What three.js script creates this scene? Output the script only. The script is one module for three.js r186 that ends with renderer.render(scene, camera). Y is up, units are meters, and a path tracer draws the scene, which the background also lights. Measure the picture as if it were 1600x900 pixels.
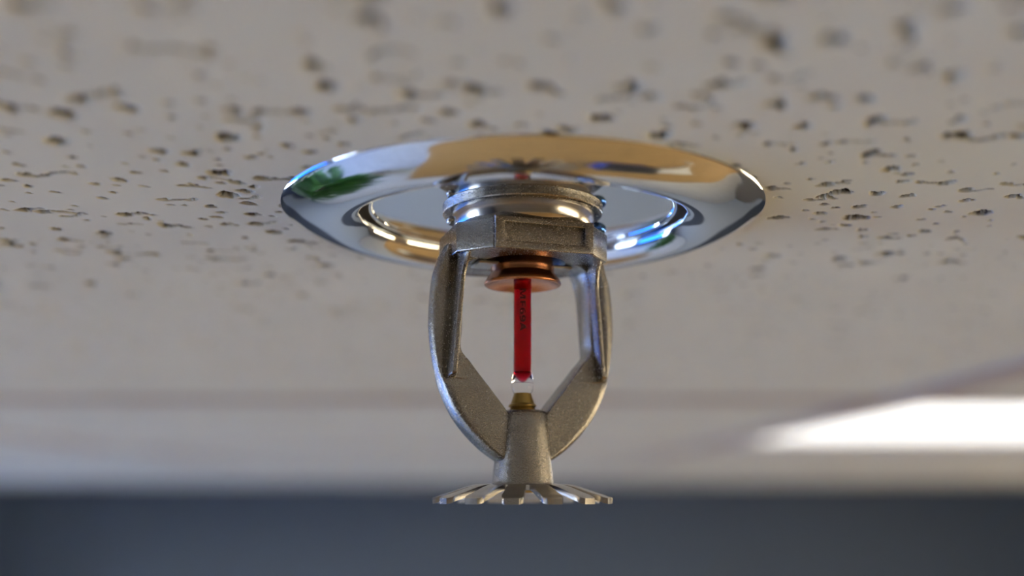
import * as THREE from 'three';
import { RoundedBoxGeometry } from 'three/addons/geometries/RoundedBoxGeometry.js';
import { mergeGeometries, toCreasedNormals } from 'three/addons/utils/BufferGeometryUtils.js';
import { RectAreaLightUniformsLib } from 'three/addons/lights/RectAreaLightUniformsLib.js';

// ------------------------------------------------------------------ camera, sky, exposure
// Origin: the sprinkler's axis at the ceiling face. y is up, metres.
const F = 1650, HORIZON = 770, CAM = new THREE.Vector3(-0.00178, -0.0468, 0.178);   // focal length and horizon in pixels of a 1600 x 900 frame
const scene = new THREE.Scene();
const camera = new THREE.PerspectiveCamera(2 * Math.atan(450 / F) * 180 / Math.PI, 16 / 9, 0.01, 60);
camera.position.copy(CAM);
camera.lookAt(CAM.x, CAM.y, -10);
camera.setViewOffset(1600, 900, 0, 450 - HORIZON, 1600, 900);
camera.focus = 0.1695;
camera.userData.fStop = 6.3;
const renderer = new THREE.WebGLRenderer();
renderer.toneMapping = THREE.LinearToneMapping;
renderer.toneMappingExposure = 1.06;
renderer.shadowMap.enabled = true;
RectAreaLightUniformsLib.init();

function skyTexture() {                      // hazy daylight: white at the horizon, pale blue overhead
  const w = 64, h = 64, d = new Float32Array(w * h * 4);
  for (let y = 0; y < h; y++) {
    const el = Math.max(0, Math.sin(((y + 0.5) / h - 0.5) * Math.PI)), t = Math.pow(el, 0.45);
    for (let x = 0; x < w; x++) {
      d.set([THREE.MathUtils.lerp(7.9, 3.9, t), THREE.MathUtils.lerp(7.9, 4.9, t), THREE.MathUtils.lerp(7.3, 6.9, t), 1], (y * w + x) * 4);
    }
  }
  const tex = new THREE.DataTexture(d, w, h, THREE.RGBAFormat, THREE.FloatType);
  tex.mapping = THREE.EquirectangularReflectionMapping;
  tex.magFilter = THREE.LinearFilter;
  tex.needsUpdate = true;
  return tex;
}
scene.background = skyTexture();
const SKY_STRENGTH = 12.2;
scene.backgroundIntensity = SKY_STRENGTH;
const PANEL_LIGHT = 2.6, PANEL_GLOW = 1.35, LAMP_LIGHT = 5.2, LAMP_GLOW = 5.5, SCREEN_LIGHT = 0.2, SCREEN_GLOW = 5.5;

// ------------------------------------------------------------------ helpers
const MM = 0.001;
function rng(seed) { let s = seed >>> 0; return () => { s = (s + 0x6d2b79f5) >>> 0; let t = Math.imul(s ^ (s >>> 15), 1 | s); t = (t + Math.imul(t ^ (t >>> 7), 61 | t)) ^ t; return ((t ^ (t >>> 14)) >>> 0) / 4294967296; }; }
const { smoothstep, lerp, clamp } = THREE.MathUtils;
const used = {};
function numbered(name) { used[name] = (used[name] ?? -1) + 1; return used[name] ? `${name}_${String(used[name]).padStart(3, '0')}` : name; }
function obj(name, geometry, material, parent = scene) {
  const m = new THREE.Mesh(geometry, material);
  m.name = parent === scene ? numbered(name) : partName(name, parent);
  m.castShadow = m.receiveShadow = true;
  parent.add(m);
  return m;
}
function partName(name, parent) { const n = parent.children.filter((c) => c.name === name || c.name.startsWith(name + '_0')).length; return n ? `${name}_${String(n).padStart(3, '0')}` : name; }
function group(name, [x, y, z] = [0, 0, 0]) { const g = new THREE.Group(); g.name = numbered(name); g.position.set(x, y, z); scene.add(g); return g; }
function tag(o, label, category, extra = {}) { Object.assign(o.userData, { label, category, ...extra }); return o; }
function structure(o) { o.userData.kind = 'structure'; return o; }
const box = (x0, x1, y0, y1, z0, z1) => new THREE.BoxGeometry(x1 - x0, y1 - y0, z1 - z0).translate((x0 + x1) / 2, (y0 + y1) / 2, (z0 + z1) / 2);
const plain = (g) => { const n = g.index ? g.toNonIndexed() : g; for (const k of Object.keys(n.attributes)) if (!['position', 'normal', 'uv'].includes(k)) n.deleteAttribute(k); return n; };
const merge = (list) => mergeGeometries(list.map(plain));
function boxUV(g, size) {                    // uv from the dominant axis of each triangle, one repeat per `size`
  const n = g.index ? g.toNonIndexed() : g, p = n.attributes.position, uv = new Float32Array(p.count * 2), a = new THREE.Vector3(), b = new THREE.Vector3(), c = new THREE.Vector3();
  for (let i = 0; i < p.count; i += 3) {
    a.fromBufferAttribute(p, i); b.fromBufferAttribute(p, i + 1).sub(a); c.fromBufferAttribute(p, i + 2).sub(a); b.cross(c);
    const ax = Math.abs(b.x), ay = Math.abs(b.y), az = Math.abs(b.z);
    for (let k = 0; k < 3; k++) {
      const x = p.getX(i + k), y = p.getY(i + k), z = p.getZ(i + k);
      const [u, v] = ax > ay && ax > az ? [z, y] : ay > az ? [x, z] : [x, y];
      uv[(i + k) * 2] = u / size; uv[(i + k) * 2 + 1] = v / size;
    }
  }
  n.setAttribute('uv', new THREE.BufferAttribute(uv, 2));
  return n;
}
function metal(g, crease = 0.6, tile = 8) { return boxUV(toCreasedNormals(plain(g), crease), tile).scale(MM, MM, MM); }   // millimetres in, metres out
function loft(rings) {                       // closed skin over rings of equal length, with end caps
  const pos = [], idx = [], n = rings[0].length;
  for (const r of rings) for (const p of r) pos.push(...p);
  for (let i = 0; i < rings.length - 1; i++) for (let j = 0; j < n; j++) {
    const a = i * n + j, b = i * n + (j + 1) % n, c = a + n, d = b + n;
    idx.push(a, c, b, b, c, d);
  }
  for (const [at, flip] of [[0, false], [rings.length - 1, true]]) {
    const c = [0, 0, 0], r = rings[at];
    for (const p of r) for (let k = 0; k < 3; k++) c[k] += p[k] / n;
    const ci = pos.length / 3; pos.push(...c);
    for (let j = 0; j < n; j++) { const a = at * n + j, b = at * n + (j + 1) % n; flip ? idx.push(ci, b, a) : idx.push(ci, a, b); }
  }
  const g = new THREE.BufferGeometry();
  g.setAttribute('position', new THREE.Float32BufferAttribute(pos, 3));
  g.setIndex(idx);
  g.computeVertexNormals();
  const out = g.toNonIndexed();
  out.setAttribute('uv', new THREE.Float32BufferAttribute(new Float32Array(out.attributes.position.count * 2), 2));
  return out;
}
function table(rows) {                       // smooth interpolation through [y, v0, v1, ...] rows (y falling)
  return (y) => {
    if (y >= rows[0][0]) return rows[0].slice(1);
    if (y <= rows.at(-1)[0]) return rows.at(-1).slice(1);
    const i = rows.findIndex((r, k) => k + 1 < rows.length && y <= r[0] && y >= rows[k + 1][0]);
    const p0 = rows[Math.max(0, i - 1)], p1 = rows[i], p2 = rows[i + 1], p3 = rows[Math.min(rows.length - 1, i + 2)], t = (y - p1[0]) / (p2[0] - p1[0]);
    return p1.slice(1).map((_, k) => {
      const c = k + 1, h = p2[0] - p1[0], m1 = p0 === p1 ? (p2[c] - p1[c]) / h : (p2[c] - p0[c]) / (p2[0] - p0[0]), m2 = p3 === p2 ? (p2[c] - p1[c]) / h : (p3[c] - p1[c]) / (p3[0] - p1[0]);
      const t2 = t * t, t3 = t2 * t;
      return (2 * t3 - 3 * t2 + 1) * p1[c] + (t3 - 2 * t2 + t) * h * m1 + (-2 * t3 + 3 * t2) * p2[c] + (t3 - t2) * h * m2;
    });
  };
}
function lathe(pts, seg = 96) {              // turned so that the skin faces outwards
  let area = 0;
  pts.forEach(([r, y], i) => { const [q, v] = pts[(i + 1) % pts.length]; area += r * v - q * y; });
  return new THREE.LatheGeometry((area < 0 ? [...pts].reverse() : pts).map(([r, y]) => new THREE.Vector2(r, y)), seg);
}
function splineProfile(pts, n) { return new THREE.SplineCurve(pts.map(([r, y]) => new THREE.Vector2(r, y))).getPoints(n).map((p) => [Math.max(0, p.x), p.y]); }
function noiseGrid(seed) {                   // smooth value noise on a repeating 256 lattice
  const r = rng(seed), v = Float32Array.from({ length: 65536 }, () => r());
  return (x, y, period = 256) => {
    const xi = Math.floor(x), yi = Math.floor(y), fx = x - xi, fy = y - yi, u = fx * fx * (3 - 2 * fx), w = fy * fy * (3 - 2 * fy), q = (a) => ((a % period) + period) % period;
    const g = (a, b) => v[q(b) * 256 + q(a)];
    return lerp(lerp(g(xi, yi), g(xi + 1, yi), u), lerp(g(xi, yi + 1), g(xi + 1, yi + 1), u), w);
  };
}
const noise = noiseGrid(11);
function dataTexture(n, fn, srgb = false) {
  const d = new Uint8Array(n * n * 4);
  for (let y = 0; y < n; y++) for (let x = 0; x < n; x++) { const c = fn(x / n, y / n); for (let k = 0; k < 3; k++) d[(y * n + x) * 4 + k] = clamp(Array.isArray(c) ? c[k] : c, 0, 1) * 255; d[(y * n + x) * 4 + 3] = 255; }
  const t = new THREE.DataTexture(d, n, n);
  t.wrapS = t.wrapT = THREE.RepeatWrapping; t.magFilter = THREE.LinearFilter;
  if (srgb) t.colorSpace = THREE.SRGBColorSpace;
  t.needsUpdate = true;
  return t;
}

// ------------------------------------------------------------------ materials
const grain = dataTexture(512, (u, v) => 0.35 * noise(u * 56, v * 56, 56) + 0.45 * noise(u * 110 + 7, v * 110, 110) + 0.2 * noise(u * 200, v * 200 + 3, 200));
const grainRough = dataTexture(256, (u, v) => 0.62 + 0.38 * noise(u * 48 + 5, v * 48 + 9, 48));
const M = {
  cast: new THREE.MeshStandardMaterial({ name: 'cast_nickel', color: new THREE.Color(0.33, 0.305, 0.265), metalness: 1, roughness: 0.29, roughnessMap: grainRough, bumpMap: grain, bumpScale: 0.00005 }),
  turned: new THREE.MeshStandardMaterial({ name: 'turned_nickel', color: new THREE.Color(0.55, 0.52, 0.48), metalness: 1, roughness: 0.2 }),
  stamped: new THREE.MeshStandardMaterial({ name: 'stamped_nickel', color: new THREE.Color(0.5, 0.47, 0.42), metalness: 1, roughness: 0.22, bumpMap: grain, bumpScale: 0.000008 }),
  chrome: new THREE.MeshStandardMaterial({ name: 'chrome', color: new THREE.Color(0.83, 0.85, 0.87), metalness: 1, roughness: 0.07 }),
  mirror: new THREE.MeshStandardMaterial({ name: 'chrome_flat', color: new THREE.Color(0.80, 0.83, 0.86), metalness: 1, roughness: 0.05 }),
  copper: new THREE.MeshStandardMaterial({ name: 'copper', color: new THREE.Color(0.58, 0.25, 0.12), metalness: 1, roughness: 0.26, bumpMap: grain, bumpScale: 0.00002 }),
  brass: new THREE.MeshStandardMaterial({ name: 'brass', color: new THREE.Color(0.42, 0.29, 0.09), metalness: 1, roughness: 0.32 }),
  steel: new THREE.MeshStandardMaterial({ name: 'spring_steel', color: new THREE.Color(0.5, 0.47, 0.4), metalness: 1, roughness: 0.35 }),
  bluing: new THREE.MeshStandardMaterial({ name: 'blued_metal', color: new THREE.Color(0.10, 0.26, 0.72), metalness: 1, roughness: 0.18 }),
  bore: new THREE.MeshStandardMaterial({ name: 'bore_dark', color: new THREE.Color(0.05, 0.045, 0.04), metalness: 0.4, roughness: 0.7 }),
  glass: new THREE.MeshPhysicalMaterial({ name: 'clear_glass', color: 0xffffff, transmission: 1, thickness: 0.003, ior: 1.2, roughness: 0.02 }),
  liquid: new THREE.MeshPhysicalMaterial({ name: 'red_liquid', color: 0xffffff, transmission: 1, thickness: 0.003, ior: 1.33, roughness: 0.03, attenuationColor: new THREE.Color(0.44, 0.002, 0.012), attenuationDistance: 0.0022 }),
  pane: new THREE.MeshPhysicalMaterial({ name: 'window_glass', color: 0xffffff, transmission: 1, thickness: 0, ior: 1.5, roughness: 0 }),
  runner: new THREE.MeshStandardMaterial({ name: 'grid_paint', color: new THREE.Color(0.43, 0.36, 0.31), roughness: 0.6 }),
  wallBlue: new THREE.MeshStandardMaterial({ name: 'blue_grey_paint', color: new THREE.Color(0.062, 0.076, 0.096), roughness: 0.85 }),
  wallTan: new THREE.MeshStandardMaterial({ name: 'tan_paint', color: new THREE.Color(0.15, 0.12, 0.085), roughness: 0.85 }),
  wallPale: new THREE.MeshStandardMaterial({ name: 'pale_paint', color: new THREE.Color(0.62, 0.61, 0.58), roughness: 0.85 }),
  white: new THREE.MeshStandardMaterial({ name: 'white_enamel', color: new THREE.Color(0.74, 0.74, 0.72), roughness: 0.5 }),
};

// ------------------------------------------------------------------ room: floor, walls, windows
const X0 = -3.41, X1 = 3.19, Z0 = -5.749, Z1 = 3.251, FLOOR = -2.65, T = 0.2, PITCH = 0.6;
const vinyl = dataTexture(512, (u, v) => { const t = 0.9 + 0.08 * noise(u * 12, v * 12, 12) + 0.06 * noise(u * 90, v * 90, 90); return [0.86 * t, 0.855 * t, 0.84 * t]; }, true);
const floorMat = new THREE.MeshStandardMaterial({ name: 'pale_vinyl', map: vinyl, roughness: 0.5 });
{
  const g = box(X0 - T, X1 + T, FLOOR - 0.2, FLOOR, Z0 - T, Z1 + T);
  structure(obj('floor', boxUV(g, 0.9), floorMat));
  structure(obj('wall_back', box(X0 - T, X1 + T, FLOOR, 0.25, Z0 - T, Z0), M.wallBlue));
  structure(obj('trim_1', merge([box(X0, X1, FLOOR, -1.1, Z0, Z0 + 0.02), box(X0, X1, -1.12, -1.06, Z0, Z0 + 0.035)]), new THREE.MeshStandardMaterial({ name: 'pale_blue_panelling', color: new THREE.Color(0.43, 0.47, 0.50), roughness: 0.6 })));
  structure(obj('wall_front', box(X0 - T, X1 + T, FLOOR, 0.25, Z1, Z1 + T), M.wallTan));
  structure(obj('wall_right', box(X1, X1 + T, FLOOR, 0.25, Z0, Z1), M.wallTan));
  const openings = [[-3.85, -3.0], [-0.45, 0.75]], head = -0.3, sill = -1.85, pieces = [box(X0 - T, X0, FLOOR, sill, Z0, Z1), box(X0 - T, X0, head, 0.25, Z0, Z1)];
  let z = Z0;
  for (const [a, b] of [...openings, [Z1, Z1]]) { pieces.push(box(X0 - T, X0, sill, head, z, a)); z = b; }
  structure(obj('wall_left', merge(pieces), new THREE.MeshStandardMaterial({ name: 'deep_blue_paint', color: new THREE.Color(0.06, 0.085, 0.17), roughness: 0.85 })));
  openings.forEach(([a, b], i) => {
    const w = structure(group('window_' + (i + 1), [X0 - 0.1, sill, (a + b) / 2])), hw = (b - a) / 2, hh = head - sill, f = 0.05;
    obj('window_frame', merge([box(-0.04, 0.04, 0, f, -hw, hw), box(-0.04, 0.04, hh - f, hh, -hw, hw), box(-0.04, 0.04, f, hh - f, -hw, -hw + f), box(-0.04, 0.04, f, hh - f, hw - f, hw), box(-0.03, 0.03, f, hh - f, -0.025, 0.025)]), M.white, w);
    obj('pane', box(-0.003, 0.003, f, hh - f, -hw + f, -0.025), M.pane, w);
    obj('pane', box(-0.003, 0.003, f, hh - f, 0.025, hw - f), M.pane, w);
    obj('window_sill', box(0.04, 0.17, -0.03, 0, -hw - 0.04, hw + 0.04), M.white, w);
  });
  structure(obj('courtyard', box(-40, X0 - 1.2, -3.3, -3.2, -30, 30), new THREE.MeshStandardMaterial({ name: 'courtyard', color: new THREE.Color(0.10, 0.11, 0.12), roughness: 1 })));
}

// ------------------------------------------------------------------ suspended ceiling of pitted mineral-fibre tiles
const TX = 0.19 - PITCH, TZ = -0.349;        // west and far edge of the tile that carries the sprinkler
const onCeiling = (px, py) => { const d = -CAM.y * F / (HORIZON - py); return [CAM.x + (px - 800) * d / F, CAM.z - d]; };   // ceiling point (metres) that the photograph shows there
function makePits(seed, x0, x1, z0, z1, chosen, density) {
  const r = rng(seed), list = [], cell = 0.004, hash = new Map();
  const blob = (x, z, rx, rz, rot, depth) => list.push({ x, z, rx, rz, c: Math.cos(rot), s: Math.sin(rot), depth, k: r() });
  const crumble = (x, z, size) => {          // a ragged pit made of overlapping hollows
    blob(x, z, size * (0.8 + 0.3 * r()), size * (0.8 + 0.3 * r()), r() * 3, 0.0012 + 0.8 * size);
    for (let i = 0, n = 3 + Math.floor(r() * 3); i < n; i++) { const a = r() * 6.283, q = size * (0.6 + 0.6 * r()); blob(x + Math.cos(a) * q, z + Math.sin(a) * q, size * (0.3 + 0.4 * r()), size * (0.3 + 0.4 * r()), r() * 3, 0.0007 + 0.6 * size * r()); }
  };
  const fissure = (x, z, len, ang, w) => {
    for (let t = -len / 2; t < len / 2; t += w * 0.8) { blob(x + Math.cos(ang) * t, z + Math.sin(ang) * t, w * (0.7 + 0.6 * r()), w * (0.5 + 0.5 * r()), r() * 3, 0.0006 + 0.0009 * r()); ang += (r() - 0.5) * 0.5; }
  };
  const taken = [];
  for (let [px, py, size, len = 0, ang = 0] of chosen) {
    const [x, z] = onCeiling(px, py);
    size *= py < 130 ? 0.55 : py < 250 ? 0.85 : 1.05;
    crumble(x, z, size * MM);
    if (len) fissure(x + Math.cos(ang) * len * 0.4 * MM, z - Math.sin(ang) * len * 0.4 * MM, len * MM, -ang, size * 0.5 * MM);
    taken.push([x, z]);
  }
  const n = Math.round((x1 - x0) * (z1 - z0) * density);
  for (let i = 0; i < n; i++) {
    const x = lerp(x0, x1, r()), z = lerp(z0, z1, r()), kind = r(), a = r() * 6.283, w = r();
    if (taken.some(([p, q]) => Math.hypot(x - p, z - q) < 0.003)) continue;
    if (kind < 0.89) { const q = (0.32 + 0.42 * w * w) * MM; blob(x, z, q * (0.9 + 0.9 * r()), q, a, 0.0006 + 0.0009 * r()); if (r() < 0.3) blob(x + q, z + q * (r() - 0.5), q * 0.8, q * 0.7, a, 0.0005); }
    else if (kind < 0.96) crumble(x, z, (0.7 + 0.9 * w) * MM);
    else fissure(x, z, (3 + 6 * w) * MM, (r() - 0.5) * 1.6, 0.45 * MM);
  }
  list.forEach((b) => {
    const R = Math.max(b.rx, b.rz) * 1.5;
    for (let i = Math.floor((b.x - R) / cell); i <= Math.floor((b.x + R) / cell); i++) for (let j = Math.floor((b.z - R) / cell); j <= Math.floor((b.z + R) / cell); j++) {
      const key = i * 4096 + j; if (!hash.has(key)) hash.set(key, []); hash.get(key).push(b);
    }
  });
  return (x, z) => {                         // [depth in metres, 0..1 how far inside a pit]
    let deep = 0, inside = 0;
    for (const b of hash.get(Math.floor(x / cell) * 4096 + Math.floor(z / cell)) ?? []) {
      const dx = x - b.x, dz = z - b.z, u = (dx * b.c + dz * b.s) / b.rx, v = (dz * b.c - dx * b.s) / b.rz;
      const q = Math.sqrt(u * u + v * v) + 0.5 * (noise(x * 1500 + b.k * 99, z * 1500) - 0.5) + 0.55 * (noise(x * 3300, z * 3300 + b.k * 99) - 0.5);
      deep = Math.max(deep, b.depth * smoothstep(1.05 - q, 0, 0.5)); inside = Math.max(inside, smoothstep(1.0 - q, 0, 0.22));
    }
    return [deep * (0.65 + 0.7 * noise(x * 2600 + 31, z * 2600)), inside];
  };
}
const bigPits = [
  [1165, 195, 1.5, 3, 1.2], [1255, 198, 1.0], [1366, 190, 1.4, 6, 0.2], [1500, 212, 1.7, 10, 0.5], [1360, 241, 1.4, 4, 0.3], [1264, 312, 0.6, 3, 0.2], [1285, 307, 0.9, 3, 0.3], [1311, 300, 1.4], [1290, 289, 0.9, 4, -0.6],
  [1336, 339, 1.5], [1370, 303, 0.9], [1478, 286, 0.9, 5, 3.1], [1507, 297, 0.8, 5, 0.2], [1510, 313, 0.8], [1586, 306, 0.9, 3, 0.6], [1341, 323, 0.9], [1205, 295, 1.0, 3, 0], [1215, 340, 1.1], [1282, 333, 0.8], [1285, 358, 0.8, 3, 0], [1348, 359, 0.8],
  [1385, 372, 1.2, 3, 0.2], [1490, 372, 0.9, 4, 0.4], [1385, 396, 1.7, 4, 0.1], [1480, 410, 1.6, 5, 0.2], [1209, 400, 1.5], [1313, 404, 1.5], [1410, 284, 0.8], [1420, 306, 0.8], [1575, 288, 0.8, 4, 0.3], [1200, 225, 0.8, 4, 0],
  [246, 236, 1.2], [299, 241, 1.0, 3, -0.9], [287, 257, 0.8], [342, 270, 1.4], [318, 278, 0.7, 6, 0.2], [408, 279, 0.9, 7, 0.1], [190, 282, 0.9], [40, 273, 0.8, 9, 0], [38, 328, 1.0, 4, -0.4], [65, 331, 0.8, 8, 0], [104, 338, 0.6, 5, -0.2], [195, 336, 1.1, 5, -0.3],
  [255, 312, 0.7, 6, 0], [263, 353, 1.5, 4, 0.1], [396, 335, 1.0], [402, 350, 1.1, 5, -0.1], [328, 322, 0.7], [336, 339, 0.8], [385, 299, 0.8], [390, 318, 0.8], [184, 396, 1.6], [196, 405, 1.3], [180, 413, 1.2], [236, 397, 1.2, 4, 3.0], [100, 375, 1.1, 4, 0.3], [86, 358, 0.8], [160, 386, 0.7, 5, 0.2], [8, 376, 1.1, 3, 0.3],
  [75, 418, 1.1], [140, 443, 1.4], [63, 447, 1.5], [385, 443, 2.0, 5, 0], [330, 392, 0.7, 8, 0], [345, 405, 1.6, 4, 0], [465, 377, 1.3, 4, 0.4], [510, 415, 1.4], [472, 462, 1.6],
  [510, 135, 1.4], [590, 122, 1.0, 6, 0.1], [640, 148, 1.3, 4, 0.2], [700, 132, 1.0, 4, 0], [740, 140, 1.5, 4, 0.6], [540, 172, 1.1, 3, -0.6], [470, 175, 1.2], [365, 188, 1.0, 4, 0.2], [405, 175, 0.9, 4, 0.1], [200, 170, 1.5], [120, 156, 1.1, 8, -0.4], [10, 168, 1.6, 4, 0.1],
  [700, 176, 1.1], [745, 195, 1.1, 3, 0.7], [1020, 106, 1.3], [1020, 150, 1.1], [890, 203, 1.3], [1027, 212, 1.5], [1120, 132, 1.2, 4, 0.1], [1210, 68, 2.0, 4, 1.2], [1130, 28, 1.6, 4, 0.2], [960, 10, 1.9], [780, 15, 1.9], [570, 28, 1.8, 4, 0.6], [225, 12, 1.4, 7, 0], [30, 8, 1.8, 4, 0],
  [1490, 15, 2.0], [1420, 40, 1.8, 6, 1.2], [1350, 155, 1.1], [1275, 152, 1.2, 3, 0], [1210, 122, 1.2, 5, 0], [1395, 100, 1.0, 5, -1], [845, 135, 1.3, 4, 0.7], [1015, 48, 1.5], [865, 62, 1.2], [700, 35, 1.2], [330, 75, 1.3], [310, 120, 1.2], [1595, 50, 1.8],
];
const pitAt = makePits(7, TX, TX + PITCH, TZ, TZ + PITCH, bigPits, 34000);
const ceiling = structure(group('ceiling'));
const tilePaint = new THREE.MeshStandardMaterial({ name: 'mineral_fibre', color: 0xffffff, vertexColors: true, roughness: 0.95 });
function pittedTile() {                      // the tile overhead: every pit is a real hollow, drawn finest where the lens is sharp
  const axis = (a, b, step) => { const s = [a + 0.0005]; while (s.at(-1) < b - 0.0005) s.push(Math.min(b - 0.0005, s.at(-1) + step(s.at(-1)))); return s; };
  const xs = axis(TX, TX + PITCH, (x) => 0.00033 + 0.012 * Math.max(0, Math.abs(x) - 0.095)), zs = axis(TZ, TZ + PITCH, (z) => (z > 0.085 ? 0.003 : 0.00033 + 0.006 * Math.max(0, -0.03 - z)));
  const nx = xs.length, nz = zs.length, pos = new Float32Array(nx * nz * 3), col = new Float32Array(nx * nz * 3), idx = [];
  for (let j = 0; j < nz; j++) for (let i = 0; i < nx; i++) {
    const x = xs[i], z = zs[j], k = (j * nx + i) * 3, cut = Math.hypot(x, z) < 0.0288, [deep, inside] = cut ? [0.014, 0] : pitAt(x, z), soft = 0.00002 * (noise(x * 300, z * 300) + noise(x * 1100, z * 1100));
    pos[k] = x; pos[k + 1] = deep + soft; pos[k + 2] = z;
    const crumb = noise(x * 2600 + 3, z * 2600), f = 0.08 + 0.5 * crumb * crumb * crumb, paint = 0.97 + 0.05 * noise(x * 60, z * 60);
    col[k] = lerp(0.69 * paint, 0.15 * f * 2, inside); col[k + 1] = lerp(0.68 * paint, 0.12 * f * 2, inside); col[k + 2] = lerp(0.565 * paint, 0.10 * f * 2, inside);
  }
  for (let j = 0; j < nz - 1; j++) for (let i = 0; i < nx - 1; i++) { const a = j * nx + i; idx.push(a, a + 1, a + nx, a + 1, a + nx + 1, a + nx); }
  const g = new THREE.BufferGeometry();
  g.setAttribute('position', new THREE.BufferAttribute(pos, 3)); g.setAttribute('color', new THREE.BufferAttribute(col, 3)); g.setIndex(idx); g.computeVertexNormals();
  return g;
}
{
  obj('tile', pittedTile(), tilePaint, ceiling);
  const tilePits = makePits(23, 0, PITCH, 0, PITCH, [], 4200), fleck = dataTexture(1024, (u, v) => { const p = tilePits(u * PITCH, v * PITCH)[1], w = 0.97 + 0.05 * noise(u * 36, v * 36); return [lerp(0.847 * w, 0.3, p), lerp(0.842 * w, 0.27, p), lerp(0.776 * w, 0.25, p)]; }, true);
  const tileBump = dataTexture(1024, (u, v) => 1 - tilePits(u * PITCH, v * PITCH)[0] / 0.002);
  const far = new THREE.MeshStandardMaterial({ name: 'mineral_fibre_far', map: fleck, bumpMap: tileBump, bumpScale: 0.002, roughness: 0.95 });
  const g = boxUV(box(0.001, PITCH - 0.001, 0, 0.015, 0.001, PITCH - 0.001), PITCH);
  for (let i = 0; i < 11; i++) for (let j = 0; j < 15; j++) {
    const x = X0 + i * PITCH, z = Z0 + j * PITCH;
    if ((i === 5 && j === 9) || (i === 6 && j === 8)) continue;      // the pitted tile and the light panel
    obj('tile', g, far, ceiling).position.set(x, 0, z);
  }
  const along = box(-0.012, 0.012, -0.0016, 0, Z0, Z1), across = box(X0, X1, -0.0014, 0, -0.012, 0.012);
  for (let i = 0; i <= 11; i++) obj('grid_runner', along, M.runner, ceiling).position.set(X0 + i * PITCH, 0, 0);
  for (let j = 0; j <= 15; j++) obj('grid_runner', across, M.runner, ceiling).position.set(0, 0, Z0 + j * PITCH);
  structure(obj('ceiling_deck', box(X0 - T, X1 + T, 0.1, 0.25, Z0, Z1), M.wallPale));
}

// recessed light panel in the next tile
{
  const lx = 0.19, lz = TZ - PITCH, t = tag(group('ceiling_light', [lx + PITCH / 2, 0, lz + PITCH / 2]), 'glowing white square light panel set in the ceiling grid', 'ceiling light');
  const h = PITCH / 2 - 0.013, [a, b, c, d] = [-h + 0.008, h - 0.02, -h + 0.165, h - 0.006];
  obj('frame', merge([box(-h, h, -0.001, 0.03, -h, c), box(-h, h, -0.001, 0.03, d, h), box(-h, a, -0.001, 0.03, c, d), box(b, h, -0.001, 0.03, c, d)]), M.white, t);
  obj('diffuser', box(a, b, 0.002, 0.008, c, d), new THREE.MeshStandardMaterial({ name: 'lit_diffuser', color: 0xffffff, emissive: new THREE.Color(1, 0.99, 0.93), emissiveIntensity: PANEL_GLOW, roughness: 0.6 }), t);
  const l = new THREE.RectAreaLight(new THREE.Color(1, 0.97, 0.9), PANEL_LIGHT, b - a, d - c);
  l.name = 'panel_light'; l.position.set((a + b) / 2, 0.0005, (c + d) / 2); l.rotation.set(-Math.PI / 2, 0, 0);
  t.add(l);
}

// ------------------------------------------------------------------ escutcheon: rolled chrome flange and recessed plate
{
  const t = tag(group('escutcheon'), 'polished round chrome escutcheon flush against the pitted ceiling tile', 'escutcheon');
  const prof = splineProfile([[40, 0.05], [39.7, -0.3], [38.7, -0.9], [36.5, -2.05], [34, -2.9], [31.8, -3.25], [30, -3.05], [28.4, -2.35], [27.3, -1.4], [26.8, -0.5], [26.7, 0.7]], 110);
  obj('flange', lathe(prof, 240).scale(MM, MM, MM), M.chrome, t);
  obj('plate', merge([lathe([[11.0, 0.6], [25.0, 0.6]], 160), lathe(splineProfile([[25.0, 0.6], [25.2, 0.25], [25.5, 0.1], [25.75, 0.2], [25.8, 0.5], [25.8, 1.0]], 16), 160)]).scale(MM, MM, MM), M.mirror, t);
  obj('gap_ring', lathe([[25.7, 0.7], [26.9, 0.7]], 120).scale(MM, MM, MM), M.bore, t);
}

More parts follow.
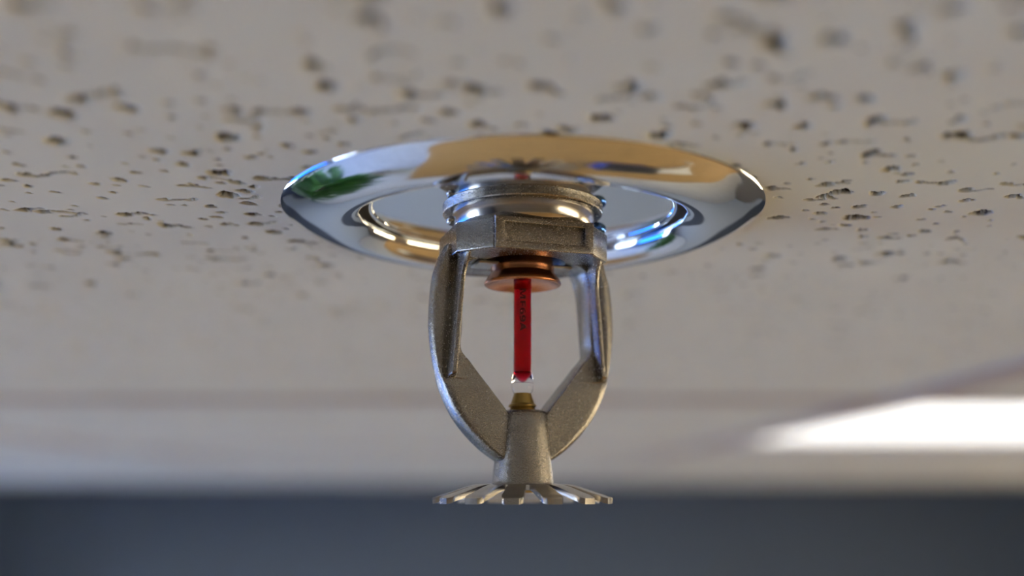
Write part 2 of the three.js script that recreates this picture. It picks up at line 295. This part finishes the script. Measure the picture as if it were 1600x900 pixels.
// ------------------------------------------------------------------ the sprinkler
const TURN = 18 * Math.PI / 180;
const head = tag(group('fire_sprinkler'), 'pendent fire sprinkler head with red glass bulb and toothed deflector hanging from ceiling', 'sprinkler');
head.rotation.y = TURN;
{
  // neck that passes through the plate
  obj('neck', metal(lathe([[12.1, 0.0], [12.0, -0.9], [11.8, -2.4], [11.4, -3.0], [10.6, -3.6], [10.4, -4.2]], 120), 0.5), M.turned, head);
  obj('collar', metal(lathe([[11, 1.2], [13.35, 1.2], [13.45, 0.9], [13.45, -0.05], [13.3, -0.25], [13.0, -0.35], [11, -0.35]], 120), 0.5), M.cast, head);
  // wrench boss: eight-sided block with a raised border on its front and back
  const oct = (k) => [[-8.2, 10.6 - k], [8.2, 10.6 - k], [13 - k, 5.4], [13 - k, -5.4], [8.2, -10.6 + k], [-8.2, -10.6 + k], [-13 + k, -5.4], [-13 + k, 5.4]];
  const shape = new THREE.Shape(oct(0.5).map(([x, z]) => new THREE.Vector2(x, -z)));
  shape.holes.push(new THREE.Path().absarc(0, 0, 7.6, 0, Math.PI * 2, true));
  const block = new THREE.ExtrudeGeometry(shape, { depth: 4.2, bevelEnabled: true, bevelThickness: 0.35, bevelSize: 0.5, bevelSegments: 3, curveSegments: 32 });
  block.rotateX(-Math.PI / 2).translate(0, -8.05, 0);
  const pad = new THREE.Shape([[-8.1, -2.35], [8.1, -2.35], [8.1, 2.35], [-8.1, 2.35]].map(([x, y]) => new THREE.Vector2(x, y)));
  pad.holes.push(new THREE.Path([[-6.9, -1.5], [-6.9, 1.75], [6.9, 1.75], [6.9, -1.5]].map(([x, y]) => new THREE.Vector2(x, y))));
  const rim = () => new THREE.ExtrudeGeometry(pad, { depth: 0.6, bevelEnabled: true, bevelThickness: 0.25, bevelSize: 0.2, bevelSegments: 3 }).translate(0, -5.95, 10.6);
  obj('wrench_boss', metal(merge([block, rim(), rim().rotateY(Math.PI)]), 0.7), M.cast, head);
  obj('bore', lathe([[7.55, -8.2], [7.5, -6], [0, -6]], 48).scale(MM, MM, MM), M.bore, head);
  for (const s of [1, -1]) {
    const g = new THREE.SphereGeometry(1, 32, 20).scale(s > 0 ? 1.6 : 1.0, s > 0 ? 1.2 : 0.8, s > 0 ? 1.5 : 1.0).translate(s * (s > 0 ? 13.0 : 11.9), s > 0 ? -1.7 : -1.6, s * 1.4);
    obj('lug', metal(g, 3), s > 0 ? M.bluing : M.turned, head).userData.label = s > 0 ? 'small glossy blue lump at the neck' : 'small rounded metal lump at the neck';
  }
  // frame arms: horizontal slices of a half-round arm with a bead along its inner edges
  const at = table([[-6.2, 7.8, 13.6], [-8.2, 8.0, 14.7], [-8.6, 9.2, 14.8], [-9.2, 10.1, 15.0], [-10, 10.6, 15.3], [-11.2, 10.9, 15.65], [-14, 11.05, 16.05], [-17, 11.1, 16.25], [-20, 11.15, 16.28], [-23.4, 11.25, 15.95], [-25.4, 9.7, 15.6], [-27.4, 8.15, 15.1], [-30, 6.1, 14.25], [-32.8, 3.9, 13.0], [-35, 2.6, 11.65], [-37.1, 2.2, 9.95], [-39.2, 2.2, 7.8], [-40.6, 2.2, 6.0], [-41.8, 2.2, 4.1]]);
  const bead = table([[-6, 11.3, 2.2], [-8.4, 11.3, 2.15], [-9, 11.3, 1.9], [-10, 11.4, 1.5], [-11.5, 11.55, 1.15], [-13, 11.7, 1], [-18, 12.15, 1], [-23, 12.55, 1], [-26.6, 12.9, 1], [-27.6, 13.05, 0.85], [-28.1, 13.1, 0], [-42, 13.1, 0]]);
  const rings = [];
  for (let y = -6.2; y >= -41.81; y -= 0.2) {
    const [xi, xo] = at(y), [bx, tall] = bead(y), up = smoothstep(y, -29.5, -26.5), w = lerp(2.8, 2.5, up), h = w + 2.1 * tall;
    const half = [[xi, 0], [xi + 0.02, w - 0.3], [xi + 0.2, w - 0.03]];   // from the inner middle round the front to the outer middle
    const e = lerp(Math.max(xi + 0.8, xo - 1.5), bx + 0.95, up);
    if (tall > 0.02) half.push([Math.max(xi + 0.22, bx - 0.7), w], [Math.max(xi + 0.24, bx - 0.55), lerp(w, h, 0.7)], [Math.max(xi + 0.3, bx - 0.35), lerp(w, h, 0.95)], [bx, h], [bx + 0.35, lerp(w, h, 0.93)], [bx + 0.58, lerp(w, h, 0.65)], [bx + 0.66, w - 0.6 * up], [e, w - 1.0 * up]);
    else for (const f of [0.15, 0.3, 0.45, 0.6, 0.75, 0.85, 0.93, 1]) half.push([lerp(xi + 0.2, e, f), w]);
    for (const a of [0.22, 0.45, 0.7, 0.95, 1.2, 1.4]) half.push([e + (xo - e) * Math.sin(a), (w - lerp(0, 1.0 - 0.75 * Math.sin(2 * a), up)) * Math.pow(Math.cos(a), lerp(0.6, 0.8, up))]);
    half.push([xo, 0]);
    const ring = [...half, ...half.slice(1, -1).reverse().map(([x, z]) => [x, -z])];
    rings.push(ring.map(([x, z]) => [x, y, z]));
  }
  const armRight = loft(rings), armLeft = loft(rings.map((r) => r.map(([x, y, z]) => [-x, y, -z])));
  obj('arm', metal(armLeft, 0.75), M.cast, head);
  obj('arm', metal(armRight, 0.75), M.cast, head);
  // post
  const post = [];
  for (const [y, rx, rz] of [[-33.0, 3.2, 3.6], [-33.25, 3.65, 4.1], [-33.6, 3.85, 4.35], [-36, 4.02, 4.5], [-39, 4.3, 4.65], [-42, 4.6, 4.8], [-44.5, 4.9, 4.95], [-45.6, 5.0, 5.0]]) {
    post.push(Array.from({ length: 72 }, (_, i) => { const a = -i / 72 * Math.PI * 2, c = Math.cos(a), q = Math.sin(a), k = Math.pow(Math.abs(c) ** 2.7 + Math.abs(q) ** 2.7, -1 / 2.7); return [c * rx * k, y, q * rz * k]; }));
  }
  obj('post', metal(loft(post), 0.8), M.cast, head);
  // water seal: spring washer and copper cap
  obj('spring_washer', metal(new RoundedBoxGeometry(16.6, 0.5, 5, 3, 0.24).translate(0, -8.7, -0.4), 0.5), M.steel, head);
  const cap = splineProfile([[4.9, -6.4], [5.2, -8.2], [5.32, -8.9], [5.3, -9.4], [5.34, -9.9]], 14).concat(splineProfile([[5.45, -10.0], [5.9, -10.6], [6.35, -11.25], [6.5, -11.6], [6.42, -11.85], [6.15, -11.95], [5.6, -11.75], [4.2, -11.2], [2.6, -10.9], [0, -10.8]], 40));
  obj('cap', metal(lathe(cap, 96), 0.5), M.copper, head);
  // set screw
  const thread = []; for (let i = 0; i <= 4; i++) thread.push([2.45 - 0.1 * i + (i % 2 ? -0.3 : 0), -32.1 - i * 0.42]);
  obj('set_screw', metal(lathe([[0, -29.9], [1.35, -30.0], [1.47, -30.1], [1.62, -30.6], [2.0, -31.75], [2.1, -31.85], [2.3, -32.0], [2.42, -32.3], [2.1, -32.5], [2.02, -32.65], [2.3, -32.85], [2.3, -33.1], [1.9, -33.3], [1.9, -34]], 64), 0.4), M.brass, head);
  // bulb: red liquid over a clear glass tip
  const bulb = obj('glass_bulb', lathe([[0, -28.2], [0.45, -27.95], [0.95, -27.35], [1.4, -26.65], [1.5, -26.45], [1.62, -26.9], [1.8, -27.6], [1.88, -28.3], [1.86, -28.95], [1.72, -29.6], [1.5, -30.0], [1.1, -30.2], [0, -30.25]], 64).scale(MM, MM, MM), M.glass, head);
  obj('red_liquid', lathe([[0, -10.9], [1.5, -10.9], [1.5, -26.4], [1.43, -26.65], [0.98, -27.35], [0.48, -27.98], [0.2, -28.2], [0, -28.25]], 64).scale(MM, MM, MM), M.liquid, bulb);
  const cv = document.createElement('canvas'); cv.width = 256; cv.height = 512;
  const c = cv.getContext('2d'); c.fillStyle = '#000'; c.fillRect(0, 0, 256, 512); c.fillStyle = '#fff'; c.font = 'bold 190px sans-serif'; c.textAlign = 'center'; c.textBaseline = 'middle';
  c.translate(128, 256); c.rotate(Math.PI / 2); c.fillText('MF69A', 0, 0, 490);
  const ink = new THREE.CanvasTexture(cv);
  const print = new THREE.CylinderGeometry(1.53, 1.53, 7.6, 32, 1, true, -0.62, 1.24).translate(0, -16.1, 0).rotateY(-TURN).scale(MM, MM, MM);
  obj('printed_marking', print, new THREE.MeshStandardMaterial({ name: 'black_ink', color: new THREE.Color(0.015, 0.01, 0.01), alphaMap: ink, alphaTest: 0.5, roughness: 1, side: THREE.DoubleSide }), bulb);
  // deflector with fourteen teeth
  const deflector = obj('deflector', metal(lathe([[0, -45.3], [5.6, -45.3], [7.6, -45.5], [7.7, -46.3], [5.6, -46.4], [0, -46.4]], 84), 0.5), M.stamped, head);
  const tooth = new RoundedBoxGeometry(9.2, 0.95, 3.2, 3, 0.28), tp = new THREE.BoxGeometry(9.2, 0.95, 1, 14, 2, 6);
  const p = tp.attributes.position;
  for (let i = 0; i < p.count; i++) {
    const t = p.getX(i) / 9.2 + 0.5, r = 6 + 9.15 * t, endRound = 1 - 0.35 * Math.pow(Math.max(0, (t - 0.88) / 0.12), 2), half = lerp(1.35, 1.8, t) * endRound;
    const side = p.getZ(i) * 2, tx = Math.sqrt(Math.max(0, 1 - 0.12 * side * side));
    p.setXYZ(i, r * (0.97 + 0.03 * tx) , p.getY(i) - 45.85 - 1.95 * smoothstep(r, 6.8, 15.4) - 0.35 * smoothstep(r, 13.4, 15.2), side * half);
  }
  tp.computeVertexNormals();
  const toothGeo = metal(tp, 0.6);
  for (let k = 0; k < 14; k++) { const m = obj('tooth', toothGeo, M.stamped, deflector); m.rotation.y = -Math.PI / 2 - TURN + (7 + k * 25.714) * -Math.PI / 180 + Math.PI; }
  obj('rivet', metal(lathe([[0, -46.9], [2.2, -46.8], [2.8, -46.3], [2.8, -46]], 48), 0.5), M.brass, deflector);
}

// ------------------------------------------------------------------ furnishings that the chrome mirrors
function leafGeometry(len, wid) {
  const s = [], n = 8;
  for (let i = 0; i <= n; i++) { const t = i / n, w = wid * Math.sin(Math.PI * Math.pow(t, 0.75)) * 0.5, y = -0.35 * len * t * t; s.push([-w, y + 0.15 * w, len * t], [0, y, len * t], [w, y + 0.15 * w, len * t]); }
  const idx = []; for (let i = 0; i < n; i++) for (let k = 0; k < 2; k++) { const a = i * 3 + k; idx.push(a, a + 1, a + 3, a + 1, a + 4, a + 3); }
  const g = new THREE.BufferGeometry(); g.setAttribute('position', new THREE.Float32BufferAttribute(s.flat(), 3)); g.setIndex(idx); g.computeVertexNormals(); return g;
}
{
  const t = tag(group('potted_plant', [-1.42, FLOOR, -2.1]), 'bushy green potted plant mirrored on the left of the chrome flange', 'plant');
  obj('pot', lathe([[0, 0], [0.2, 0], [0.26, 0.42], [0.28, 0.42], [0.28, 0.46], [0.24, 0.46], [0.23, 0.4], [0, 0.4]], 48), M.white, t);
  const stem = obj('stem', new THREE.CylinderGeometry(0.02, 0.03, 1.0, 10).translate(0, 0.85, 0), new THREE.MeshStandardMaterial({ name: 'bark', color: new THREE.Color(0.16, 0.1, 0.05), roughness: 0.9 }), t);
  const green = new THREE.MeshPhysicalMaterial({ name: 'leaf', color: new THREE.Color(0.025, 0.11, 0.012), roughness: 0.5, transmission: 0.3, thickness: 0, side: THREE.DoubleSide });
  const r = rng(5), lg = [leafGeometry(0.36, 0.13), leafGeometry(0.3, 0.11), leafGeometry(0.42, 0.14)];
  for (let i = 0; i < 220; i++) {
    const m = obj('leaf', lg[i % 3], green, t), y = 0.6 + 1.1 * r(), q = 0.36 * r() * Math.sin((y - 0.4) / 1.5 * Math.PI), a = r() * 6.283;
    m.position.set(Math.cos(a) * q, y, Math.sin(a) * q); m.rotation.set((r() - 0.6) * 0.9, -a + Math.PI / 2 + (r() - 0.5), 0, 'YXZ');
  }
}
const oak = dataTexture(512, (u, v) => { const g = noise(u * 8, v * 160, 256), f = noise(u * 40, v * 240, 256), t = 0.9 + 0.2 * (g - 0.5) + 0.1 * (f - 0.5); return [0.66 * t, 0.52 * t, 0.31 * t]; }, true);
{
  const t = tag(group('conference_table', [1.15, FLOOR, 0]), 'long tan oak conference table mirrored in the near rim of the flange', 'table');
  obj('tabletop', boxUV(new RoundedBoxGeometry(3.6, 0.04, 4.4, 3, 0.012).translate(0, 0.74, 0), 0.8), new THREE.MeshStandardMaterial({ name: 'oak', map: oak, roughness: 0.5 }), t);
  const steel = new THREE.MeshStandardMaterial({ name: 'table_steel', color: new THREE.Color(0.1, 0.1, 0.1), metalness: 0.6, roughness: 0.4 });
  for (const x of [-1.65, 1.65]) for (const z of [-2.05, 2.05]) obj('leg', box(x - 0.03, x + 0.03, 0, 0.72, z - 0.03, z + 0.03), steel, t);
}
{
  const t = tag(group('storage_box', [0.6, FLOOR + 0.76, -1.2]), 'dark blue storage box mirrored on the right of the flange rim', 'box');
  t.rotation.y = 0.3; t.scale.setScalar(0.85);
  const blue = new THREE.MeshStandardMaterial({ name: 'blue_plastic', color: new THREE.Color(0.02, 0.035, 0.17), roughness: 0.5 });
  obj('body', new RoundedBoxGeometry(0.42, 0.3, 0.42, 4, 0.03).translate(0, 0.15, 0), blue, t);
  obj('lid', new RoundedBoxGeometry(0.45, 0.04, 0.45, 3, 0.015).translate(0, 0.32, 0), new THREE.MeshStandardMaterial({ name: 'black_plastic', color: new THREE.Color(0.02, 0.02, 0.025), roughness: 0.5 }), t);
}
function wallLamp(z, label) {
  const t = tag(group('wall_lamp', [X1, -0.55, z]), label, 'lamp');
  obj('backplate', box(-0.02, 0, -0.08, 0.08, -0.5, 0.5), M.brass, t);
  for (const q of [-0.4, 0.4]) obj('bracket', new THREE.CylinderGeometry(0.01, 0.01, 0.1, 12).rotateZ(Math.PI / 2).translate(-0.07, 0, q), M.brass, t);
  obj('shade', new RoundedBoxGeometry(0.12, 0.46, 2.2, 4, 0.05).translate(-0.18, 0, 0), new THREE.MeshStandardMaterial({ name: 'warm_linen', color: new THREE.Color(0.8, 0.7, 0.5), emissive: new THREE.Color(1, 0.77, 0.44), emissiveIntensity: LAMP_GLOW, roughness: 0.8 }), t);
  const l = new THREE.RectAreaLight(new THREE.Color(0.95, 0.86, 0.66), LAMP_LIGHT, 2.1, 0.42); l.name = 'shade_light'; l.position.set(-0.245, 0, 0); l.rotation.set(0, Math.PI / 2, 0); t.add(l);
}
tag(obj('paper_stack', new RoundedBoxGeometry(0.42, 0.12, 0.3, 2, 0.01).translate(1.05, FLOOR + 0.82, -1.35), M.white), 'white stack of paper beside the dark blue storage box', 'paper');
wallLamp(-2.3, 'long linen wall lamp on the right wall, the farther of the two');
wallLamp(0.7, 'long linen wall lamp on the right wall, the nearer of the two');
{
  const t = tag(group('wall_display', [X0, -1.05, -1.75]), 'wide blue glowing wall display mirrored as blue glints on the left of the metal', 'screen');
  obj('casing', box(0, 0.06, -0.62, 0.62, -1.12, 1.12), new THREE.MeshStandardMaterial({ name: 'display_casing', color: new THREE.Color(0.02, 0.02, 0.02), roughness: 0.4 }), t);
  obj('screen', box(0.06, 0.064, -0.59, 0.59, -1.09, 1.09), new THREE.MeshStandardMaterial({ name: 'lit_screen', color: new THREE.Color(0.02, 0.02, 0.03), emissive: new THREE.Color(0.02, 0.2, 1), emissiveIntensity: SCREEN_GLOW, roughness: 0.4 }), t);
  const l = new THREE.RectAreaLight(new THREE.Color(0.02, 0.2, 1), SCREEN_LIGHT, 2.18, 1.18); l.name = 'screen_light'; l.position.set(0.068, 0, 0); l.rotation.set(0, -Math.PI / 2, 0); t.add(l);
}

renderer.render(scene, camera);
